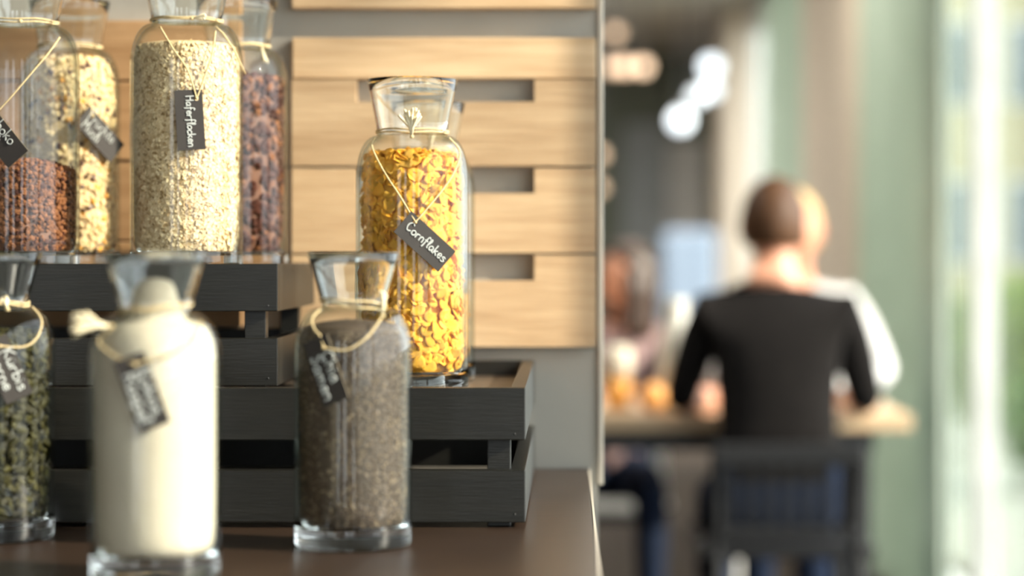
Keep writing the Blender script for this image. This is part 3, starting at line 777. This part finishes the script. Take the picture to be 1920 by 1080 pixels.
# pumpkin seeds
def seed_variant(seed):
    rnd = random.Random(seed); n = 10; prof = []
    top = []; 
    for k in range(n):
        a = 2 * math.pi * k / n; x = math.cos(a); y = math.sin(a) * (.56 - .14 * x)
        top.append((x, y, rnd.uniform(-.03, .03)))
    vs = [(.05, 0, .17)] + [(x * .6, y * .6, .13) for x, y, z in top] + top + [(x * .6, y * .6, -.13) for x, y, z in top] + [(.05, 0, -.17)]
    fs = []
    for k in range(n):
        q = (k + 1) % n
        fs += [(0, 1 + k, 1 + q), (1 + k, 1 + n + k, 1 + n + q, 1 + q), (1 + n + k, 1 + 2 * n + k, 1 + 2 * n + q, 1 + n + q), (1 + 3 * n, 1 + 2 * n + q, 1 + 2 * n + k)]
    return vs, fs
KV = [seed_variant(i) for i in range(4)]
j = J['kern']
o, _ = core(j, .0170, .186, 'pumpkin_seed_heap', M_seed_c, 'green pumpkin seeds heaped in the middle of the small jar', 'pumpkin seeds', gap=.006, dome=.006, bumpy=.002)
join_scatter('packed_seeds', surface_points(j, .0205, .190, 700, .0042, -math.pi, math.pi, .12), KV, .45, .0055, .0075, [M_seed], [0], o)
individuals(j, 'pumpkin_seed', .0205, .188, 170, KV, M_seed, .0028, .30, .0052, .0072,
            'flat green pumpkin seed pressed against the glass of the small jar', 'seed', 'pumpkin seeds in the small jar', -math.pi * .56, 0.05, .08, .006, .0050)

# ================================================================= DINING ROOM
# --- table
TZ = .735
tb = thing('dining_table', 'light oak dining table with black legs beside the window', 'table', (0.29, 6.58, 0))
MB().box(-.32, .875, 6.17, 7.0, TZ - .042, TZ, bev=.004).build('table_top', M_table, tb)
for x in (-.24, .79):
    MB().box(x - .03, x + .03, 6.555, 6.615, .02, TZ - .042, bev=.004).build('leg', M_blackm, tb)
    MB().box(x - .035, x + .035, 6.46, 6.70, 0, .02, bev=.004).build('foot', M_blackm, tb)
MB().box(-.24, .79, 6.26, 6.28, TZ - .10, TZ - .042).build('apron', M_blackm, tb); MB().box(-.24, .79, 6.88, 6.90, TZ - .10, TZ - .042).build('apron', M_blackm, tb)

# --- chairs
def rotz(p, a): c, s = math.cos(a), math.sin(a); return Vector((p[0] * c - p[1] * s, p[0] * s + p[1] * c, p[2]))
def place(mb, loc, a):
    mb.v = [rotz(v, a) + Vector(loc) for v in mb.v]; return mb
def black_chair(loc, a, label):   # local: sitter faces +y
    t = thing('slat_back_chair', label, 'chair', loc)
    P = lambda mb, n: place(mb, loc, a).build(n, M_black_chair, t, smooth=False)
    P(MB().box(-.21, .21, -.20, .22, .425, .455, bev=.008), 'seat')
    for x in (-.165, .165):
        P(MB().tube([(x, .19, 0), (x * .95, .18, .43)], .016, 8), 'leg')
        P(MB().tube([(x, -.23, 0), (x, -.19, .44), (x, -.20, .58), (x * 1.02, -.225, .70)], .016, 8), 'back_post')
    P(MB().box(-.18, .18, -.238, -.212, .645, .70, bev=.006), 'top_rail')
    P(MB().box(-.17, .17, -.215, -.195, .475, .50, bev=.004), 'lower_rail')
    for k in range(7):
        x = -.132 + .044 * k
        P(MB().tube([(x, -.206, .495), (x, -.211, .57), (x, -.224, .65)], .0085, 6), 'back_slat')
    for x in (-.165, .165): P(MB().tube([(x, .18, .2), (x, -.21, .2)], .010, 6), 'stretcher')
    return t
def white_chair(loc, a, label, k=1.0):
    t = thing('shell_chair', label, 'chair', loc, 'white shell chairs')
    mb = MB(); nx, ny = 12, 16; W = nx + 1
    for th in (0, -.012):
        for j_ in range(ny + 1):
            v = j_ / ny
            if v < .5: y = .21 - .40 * v / .5; z = .445 - .02 * math.sin(v / .5 * math.pi)
            else: q = (v - .5) / .5; y = -.19 - .07 * q; z = .445 + .36 * q + .0
            for i in range(nx + 1):
                u = i / nx * 2 - 1
                w = .215 * (1 - .10 * (max(0, v - .5) * 2) ** 2)
                mb.v.append(Vector((u * w, y + (.05 * u * u * max(0, (v - .45))), z + th * (1 if v < .5 else .2) + .03 * abs(u) ** 3)) + Vector((0, th * (0 if v < .5 else 1), 0)))
    L = W * (ny + 1)
    for s_ in range(2):
        for j_ in range(ny):
            for i in range(nx):
                o_ = s_ * L + j_ * W + i; f = [o_, o_ + 1, o_ + 1 + W, o_ + W]; mb.f.append(f if s_ == 0 else f[::-1]); mb.mi.append(0)
    for j_ in range(ny):
        for i in (0, nx): o_ = j_ * W + i; mb.f.append([o_, o_ + W, o_ + W + L, o_ + L]); mb.mi.append(0)
    for i in range(nx):
        for j_ in (0, ny): o_ = j_ * W + i; mb.f.append([o_, o_ + 1, o_ + 1 + L, o_ + L]); mb.mi.append(0)
    recalc(place(setv(mb, k), loc, a).build('seat_shell', M_white_pl, t, smooth=True))
    for x in (-1, 1):
        for y in (-1, 1): place(setv(MB().tube([(x * .14, y * .13, .43), (x * .20, y * .21, 0)], .014, 8, taper=lambda u: 1 - .25 * u), k), loc, a).build('leg', M_white_pl, t, smooth=True)
    place(setv(MB().box(-.13, .13, -.13, .13, .395, .41), k), loc, a).build('underframe', M_blackm, t)
    return t

# --- people
def person(loc, yaw, label, shirt, trousers, hair_m, sleeve='short', lean=.08, s=1.0, hands=((-.17, .42, .765), (.20, .42, .765)), elbows=((-.24, .16, .80), (.25, .16, .80)),
           hair='short', head_turn=0.0, shoe=None, side=0.0):
    """seated figure; local frame: faces +y, seat at z=.45, feet on the floor"""
    J_ = {}; E = []; rad = {}
    def v(n, p, r): J_[n] = Vector(p); rad[n] = r
    def e(a, b, m): E.append((a, b, m))
    L = lean; sd = side
    v('pelvis', (0, 0, .545), (.165, .118)); v('waist', (sd * .3, L * .35, .70), (.150, .108)); v('chest', (sd * .7, L * .8, .88), (.172, .118))
    v('upper', (sd * .9, L, .985), (.150, .095)); v('neckb', (sd, L + .012, 1.055), (.066, .066)); v('neck', (sd, L + .03, 1.115), (.056, .058)); v('skull', (sd, L + .04, 1.17), (.055, .06))
    e('pelvis', 'waist', 0); e('waist', 'chest', 0); e('chest', 'upper', 0); e('upper', 'neckb', 0); e('neckb', 'neck', 1); e('neck', 'skull', 1)
    for i, sg in ((0, -1), (1, 1)):
        n = 'LR'[i]
        v('sh' + n, (sd + sg * .165, L, 1.005), .060)
        el = Vector(elbows[i]); sh = J_['sh' + n]; hd = Vector(hands[i])
        v('ua' + n, sh.lerp(el, .5), .056); v('el' + n, el, .046)
        fm = el.lerp(hd, .5); v('fa' + n, fm, .038); v('wr' + n, hd, (.028, .022))
        d = (hd - el).normalized()
        pa = hd + d * .045; pb = hd + d * .085; zt = TZ / s + .024; pa.z = max(pa.z, zt); pb.z = max(pb.z, zt)
        v('pa' + n, pa, (.036, .014)); v('pb' + n, pb, (.038, .013))
        e('upper', 'sh' + n, 0); e('sh' + n, 'ua' + n, 0); e('ua' + n, 'el' + n, 0)
        e('el' + n, 'fa' + n, 1 if sleeve == 'short' else 0); e('fa' + n, 'wr' + n, 1 if sleeve != 'long' else 0); e('wr' + n, 'pa' + n, 1); e('pa' + n, 'pb' + n, 1)
        up = Vector((0, 0, 1)); lat = d.cross(up).normalized()
        for q in range(4):
            off = (q - 1.5) * .019; ln = (.062, .072, .068, .052)[q]
            p0 = pb + lat * off; p1 = p0 + d * ln * .5 + Vector((0, 0, .006)); p2 = p0 + d * ln - Vector((0, 0, .004)); p1.z = max(p1.z, zt - .006); p2.z = max(p2.z, zt - .010); p0.z = max(p0.z, zt)
            v('f%d0%s' % (q, n), p0 + d * .008, .0085); v('f%d1%s' % (q, n), p1, .0082); v('f%d2%s' % (q, n), p2, .007)
            e('pb' + n, 'f%d0%s' % (q, n), 1); e('f%d0%s' % (q, n), 'f%d1%s' % (q, n), 1); e('f%d1%s' % (q, n), 'f%d2%s' % (q, n), 1)
        tl = lat * (-sg); 
        v('t0' + n, pa + tl * .035, .011); v('t1' + n, pa + tl * .055 + d * .03, .0095); v('t2' + n, pa + tl * .058 + d * .055, .008)
        e('pa' + n, 't0' + n, 1); e('t0' + n, 't1' + n, 1); e('t1' + n, 't2' + n, 1)
        v('hip' + n, (sg * .09, .03, .535), .088); v('th' + n, (sg * .115, .24, .53), .076); v('kn' + n, (sg * .13, .44, .505), .060)
        v('ca' + n, (sg * .13, .42, .30), .056); v('an' + n, (sg * .13, .40, .09), .040); v('he' + n, (sg * .13, .39, .045), (.040, .04)); v('to' + n, (sg * .145, .56, .035), (.042, .03))
        e('pelvis', 'hip' + n, 2); e('hip' + n, 'th' + n, 2); e('th' + n, 'kn' + n, 2); e('kn' + n, 'ca' + n, 2); e('ca' + n, 'an' + n, 2); e('an' + n, 'he' + n, 3); e('he' + n, 'to' + n, 3)
    names = list(J_); idx = {n: i for i, n in enumerate(names)}
    me = bpy.data.meshes.new('tmp'); me.from_pydata([J_[n] for n in names], [(idx[a], idx[b]) for a, b, _ in E], [])
    ob = bpy.data.objects.new('tmp', me); col.objects.link(ob)
    md = ob.modifiers.new('skin', 'SKIN'); md.use_smooth_shade = True
    sv = me.skin_vertices[0].data
    for n in names:
        r = rad[n]; sv[idx[n]].radius = r if isinstance(r, tuple) else (r, r)
        sv[idx[n]].use_root = (n == 'pelvis')
    sb = ob.modifiers.new('sub', 'SUBSURF'); sb.levels = 2; sb.render_levels = 2
    dg = bpy.context.evaluated_depsgraph_get(); dg.update()
    ev = ob.evaluated_get(dg); m2 = ev.to_mesh()
    vs = [v_.co.copy() for v_ in m2.vertices]; fs = [list(p.vertices) for p in m2.polygons]
    ev.to_mesh_clear(); bpy.data.objects.remove(ob)
    segs_ = [(J_[a], J_[b], m) for a, b, m in E]
    mb = MB()
    mb.v = vs; mb.f = fs
    for f in fs:
        c = sum((vs[i] for i in f), Vector()) / len(f); best = 9; bm_ = 0
        for a, b, m in segs_:
            ab = b - a; t_ = max(0, min(1, (c - a).dot(ab) / ab.length_squared)); dd = (a + ab * t_ - c).length
            if dd < best: best = dd; bm_ = m
        mb.mi.append(bm_)
    # head, joined to the neck
    hc = Vector((sd, L + .055, 1.215)); hm = MB().ball((0, 0, 0), 1, seg=28, rings=20)
    Rm = Matrix.Rotation(head_turn, 3, 'Z')
    for p in hm.v:
        x, y, z = p.x * .077, p.y * .096, p.z * .113
        if z < 0: x *= 1 - .28 * (z / -.113) ** 1.5; y = y * (1 - .12 * (-z / .113)) + .010 * (-z / .113)
        if y > .05:      # face
            if abs(x) < .014 and -.035 < z < .022: y += .020 * (1 - abs(x) / .014) * (1 - (z + .035) / .07)   # nose
            if abs(z - .012) < .012 and .015 < abs(x) < .045: y -= .006                                          # eye sockets
            if abs(z + .055) < .008 and abs(x) < .026: y += .004                                                 # lips
        mb.v.append(hc + Rm @ Vector((x, y, z)))
    o_ = len(mb.v) - len(hm.v)
    for f in hm.f: mb.f.append([i + o_ for i in f]); mb.mi.append(1)
    for sg in (-1, 1):
        em = MB().ball((0, 0, 0), .012, .02, .032, 10, 8)
        mb.add([hc + Rm @ (Vector((sg * .078, -.004, -.002)) + p) for p in em.v], em.f, 1)
        ey = MB().ball((0, 0, 0), .011, .008, .008, 10, 6)
        mb.add([hc + Rm @ (Vector((sg * .031, .083, .012)) + p) for p in ey.v], ey.f, 4)
    T = thing('person', label, 'person', loc)
    fin = lambda m: place(setv(m, s), loc, yaw)
    hb = MB(); hh = MB().ball((0, 0, 0), 1, seg=28, rings=20)
    for p in hh.v:
        x, y, z = p.x * .086, p.y * .104, p.z * .121
        z += .006
        lim = -.055 if hair == 'short' else -.13
        fr = .030 + .05 * max(0, (p.y))           # hairline rises toward the forehead
        if y > .02 and z < fr + .02: x *= .80; y = y * .70; z = max(z, -.02)
        if z < lim: x *= .75; y *= .8; z = lim
        n_ = .004 * mnoise.noise(Vector((p.x * 6, p.y * 6, p.z * 3)))
        hb.v.append(hc + Rm @ (Vector((x, y, z)) * (1 + n_ * 6)))
    hb.f = hh.f; hb.mi = [0] * len(hh.f)
    if hair == 'long':
        for k in range(9):
            a = math.pi + math.pi * (k + .0) / 8
            q = hc + Rm @ Vector((.07 * math.cos(a), .075 * math.sin(a), 0))
            hb.tube([q + Vector((0, 0, .03)), q + Vector((0, -.01, -.06)), q + Vector((0, -.015, -.15)), q + Vector((0, -.005, -.20))], .030, 8, taper=lambda u: 1 - .45 * u)
    bo = fin(mb).build('body', [shirt, M_skin, trousers, shoe or M_blackm, M_eye], T, smooth=True)
    fin(hb).build('hair', hair_m, T, smooth=True)
    return T
def setv(m, s): m.v = [v * s for v in m.v]; return m

person((.515, 5.93, 0), 0, 'person in a black t-shirt with short brown hair sitting with their back to the counter', M_blackcloth, M_jeans, M_hair_b,
       lean=.09, hands=((-.13, .44, .768), (.22, .44, .768)), elbows=((-.238, .17, .775), (.236, .17, .775)), head_turn=R_(-12))
black_chair((.515, 5.90, 0), 0, 'black slat back chair carrying the person in the black t-shirt')
person((.67, 7.33, 0), math.pi, 'person in a white shirt facing the person in black across the table', M_whitecloth, M_jeans, M_hair_bl,
       sleeve='long', lean=.06, hands=((-.02, .50, .775), (.17, .50, .775)), elbows=((-.25, .26, .79), (.25, .26, .79)), s=1.0)
white_chair((.67, 7.36, 0), math.pi, 'white shell chair carrying the person in the white shirt')
person((.12, 7.32, 0), math.pi, 'dark haired person in a mauve top leaning over the far side of the table', M_mauve, M_jeans, M_hair_d,
       sleeve='long', lean=.10, side=-.06, hair='long', hands=((-.16, .50, .86), (.12, .50, .86)), elbows=((-.24, .28, .90), (.22, .28, .90)), s=.885, head_turn=R_(-80))
white_chair((.12, 7.38, 0), math.pi, 'white shell chair carrying the dark haired person', .86)

# slim high-backed pale blue chair deep in the room
def high_back_chair(loc, a, label):
    t = thing('high_back_chair', label, 'chair', loc)
    P = lambda mb, n, m=M_blue: place(mb, loc, a).build(n, m, t)
    P(MB().box(-.21, .21, -.20, .22, .38, .48, bev=.03), 'seat_cushion')
    P(MB().box(-.17, .17, -.27, -.19, .30, 1.30, bev=.03), 'backrest')
    for x in (-.17, .17):
        for y in (-.22, .18): P(MB().tube([(x, y, 0), (x, y, .40)], .018, 8), 'leg', M_blackm)
high_back_chair(((1290 - VX) / FPX * 15.5, 15.5, 0), 0, 'slim pale blue high backed chair deep in the dining room')

# --- on the table
def on_table(px, Y): return Vector(((px - VX) / FPX * Y, Y, TZ))
M_drink = mat('orange_drink', (0.75, 0.33, 0.05), 0.3, (0.7, 0.28, 0.04), 10); M_foam = mat('milk_foam', (0.80, 0.70, 0.58), 0.8)
c = on_table(1158, 6.36); t = thing('drinking_glass', 'drinking glass of orange drink with pale foam on the dining table', 'glass', c)
MB().lathe([(0, .0), (.034, 0), (.040, .17), (.0385, .17), (.033, .006), (0, .006)], c, 32).build('glass', PANE, t, smooth=True)
MB().lathe([(0, .007), (.032, .007), (.0355, .085), (0, .085)], c, 32).build('drink', M_drink, t, smooth=True)
MB().lathe([(0, .086), (.0356, .086), (.038, .15), (.030, .165), (0, .172)], c, 32).build('foam', M_foam, t, smooth=True)
c = on_table(1268, 6.40); t = thing('table_vase', 'tall white frosted vase on the dining table', 'vase', c)
M_frost = mat('frosted_white_glass', (0.74, 0.74, 0.68), 0.15, coat=0.5)
MB().lathe([(0, 0), (.040, 0), (.044, .02), (.046, .12), (.040, .20), (.028, .25), (.026, .275), (.031, .29), (.028, .29), (.022, .27), (0, .26)], c, 32).build('vase_body', M_frost, t, smooth=True)
MB().lathe([(.0285, .268), (.0305, .270), (.0285, .273)], c, 32).build('neck_band', M_edge, t, smooth=True)
c = on_table(1224, 6.33); t = thing('orange', 'orange lying on the dining table between glass and vase', 'fruit', c)
M_orange = mat('orange_peel', (0.80, 0.38, 0.10), 0.45, bump=.3, scale=120)
MB().ball(c + Vector((0, 0, .036)), .037, .037, .036, 20, 14).build('peel', M_orange, t, smooth=True); MB().ball(c + Vector((0, 0, .0725)), .005, .005, .002, 8, 5).build('stem_scar', M_leaf, t, smooth=True)
c = on_table(1290, 6.48); t = thing('red_cup', 'small red cup on the dining table in front of the vase', 'cup', c)
M_red = mat('red_glaze', (0.42, 0.05, 0.03), 0.3)
MB().lathe([(0, 0), (.026, 0), (.036, .03), (.039, .07), (.036, .07), (.032, .03), (.02, .006), (0, .006)], c, 28).build('cup_body', M_red, t, smooth=True)
MB().tube([c + Vector((-.036 - .022 * math.sin(a), 0, .038 + .022 * math.cos(a))) for a in [math.pi * k / 10 for k in range(11)]], .005, 6).build('handle', M_red, t, smooth=True)
c = on_table(1613, 6.63); t = thing('plate', 'pale round plate on the dining table beside the person in black', 'plate', c)
MB().lathe([(0, 0), (.040, 0), (.046, .004), (.068, .013), (.068, .016), (.044, .008), (0, .006)], c, 36).build('plate_body', M_white_pl, t, smooth=True)
MB().ball(c + Vector((0, 0, .018)), .034, .030, .014, 14, 8).build('bread_roll', M_table, t, smooth=True)

# --- glowing panels added under the ceiling, out of view, to brighten the dining room
M_panel = mat('fill_panel_glow', (1, .96, .9), .5, emit=(1.0, .93, .82), estr=12.0)
M_panel2 = mat('fill_panel_glow_bright', (1, .96, .9), .5, emit=(1.0, .95, .88), estr=50.0)
for i, (x, y) in enumerate(((-.9, 6.2), (.45, 8.4), (-.6, 11.0), (-1.1, 13.8), (-.9, 15.1))):
    t = thing('fill_panel', 'unseen glowing panel added under the ceiling to brighten the dining room', 'lamp', (x, y, CEIL), 'added fill light panels')
    MB().box(x - .32, x + .32, y - .62, y + .62, CEIL - .03, CEIL, bev=.004).build('frame', M_frame, t)
    MB().box(x - .29, x + .29, y - .59, y + .59, CEIL - .034, CEIL - .03).build('diffuser', M_panel if i < 3 else M_panel2, t)

# --- pendant lamps
def pendant(px, py, Y, r, color, strength, label, group, kind='globe'):
    p = PX(px, py, Y); t = thing('pendant_lamp', label, 'lamp', (p.x, p.y, CEIL), group)
    m = mat('lamp_glow_%s_%g' % (group.split()[0], strength), color, .4, emit=color, estr=strength)
    MB().tube([(p.x, p.y, CEIL), (p.x, p.y, p.z + r)], .004, 6).build('cable', M_blackm, t)
    MB().lathe([(0, 0), (.045, 0), (.045, -.025), (0, -.03)], (p.x, p.y, CEIL), 16).build('ceiling_rose', M_blackm, t, smooth=True)
    MB().ball(p, r, seg=18, rings=12).build('globe', m, t, smooth=True)
    MB().lathe([(r * .35, r * .9), (r * .4, r * 1.25), (r * .2, r * 1.7), (0, r * 1.75)], p, 16).build('lamp_holder', M_blackm, t, smooth=True)
WARM = (1.0, 0.70, 0.46); COOL = (0.86, 0.94, 1.0)
for (x, y, Y, r, s_, lb) in ((1155, 62, 13.0, .035, 1.3, 'warm pendant bulb hanging highest under the ceiling'),
        (1146, 126, 13.3, .035, 1.6, 'warm pendant bulb in the row of three, beside the partition edge'),
        (1172, 125, 13.6, .040, 2.2, 'warm pendant bulb in the middle of the row of three'),
        (1206, 125, 14.0, .040, 2.4, 'warm pendant bulb in the row of three, closest to the cool globes'),
        (1126, 290, 13.2, .030, 1.4, 'warm pendant bulb hanging low at the partition edge'),
        (1124, 352, 13.4, .030, 1.2, 'warm pendant bulb hanging lowest at the partition edge')):
    pendant(x, y, Y, r, WARM, s_, lb, 'warm pendant bulbs')
for (x, y, Y, r, s_, lb) in ((1334, 125, 13.2, .055, 2.4, 'bright cool white globe pendant on the shortest cable'),
        (1333, 168, 13.5, .050, 2.0, 'bright cool white globe pendant close under the highest one'),
        (1306, 182, 13.8, .045, 1.5, 'smallest cool white globe pendant between its brighter neighbours'),
        (1276, 226, 14.1, .060, 2.2, 'bright cool white globe pendant on the longest cable')):
    pendant(x, y, Y, r, COOL, s_, lb, 'cool globe pendants')
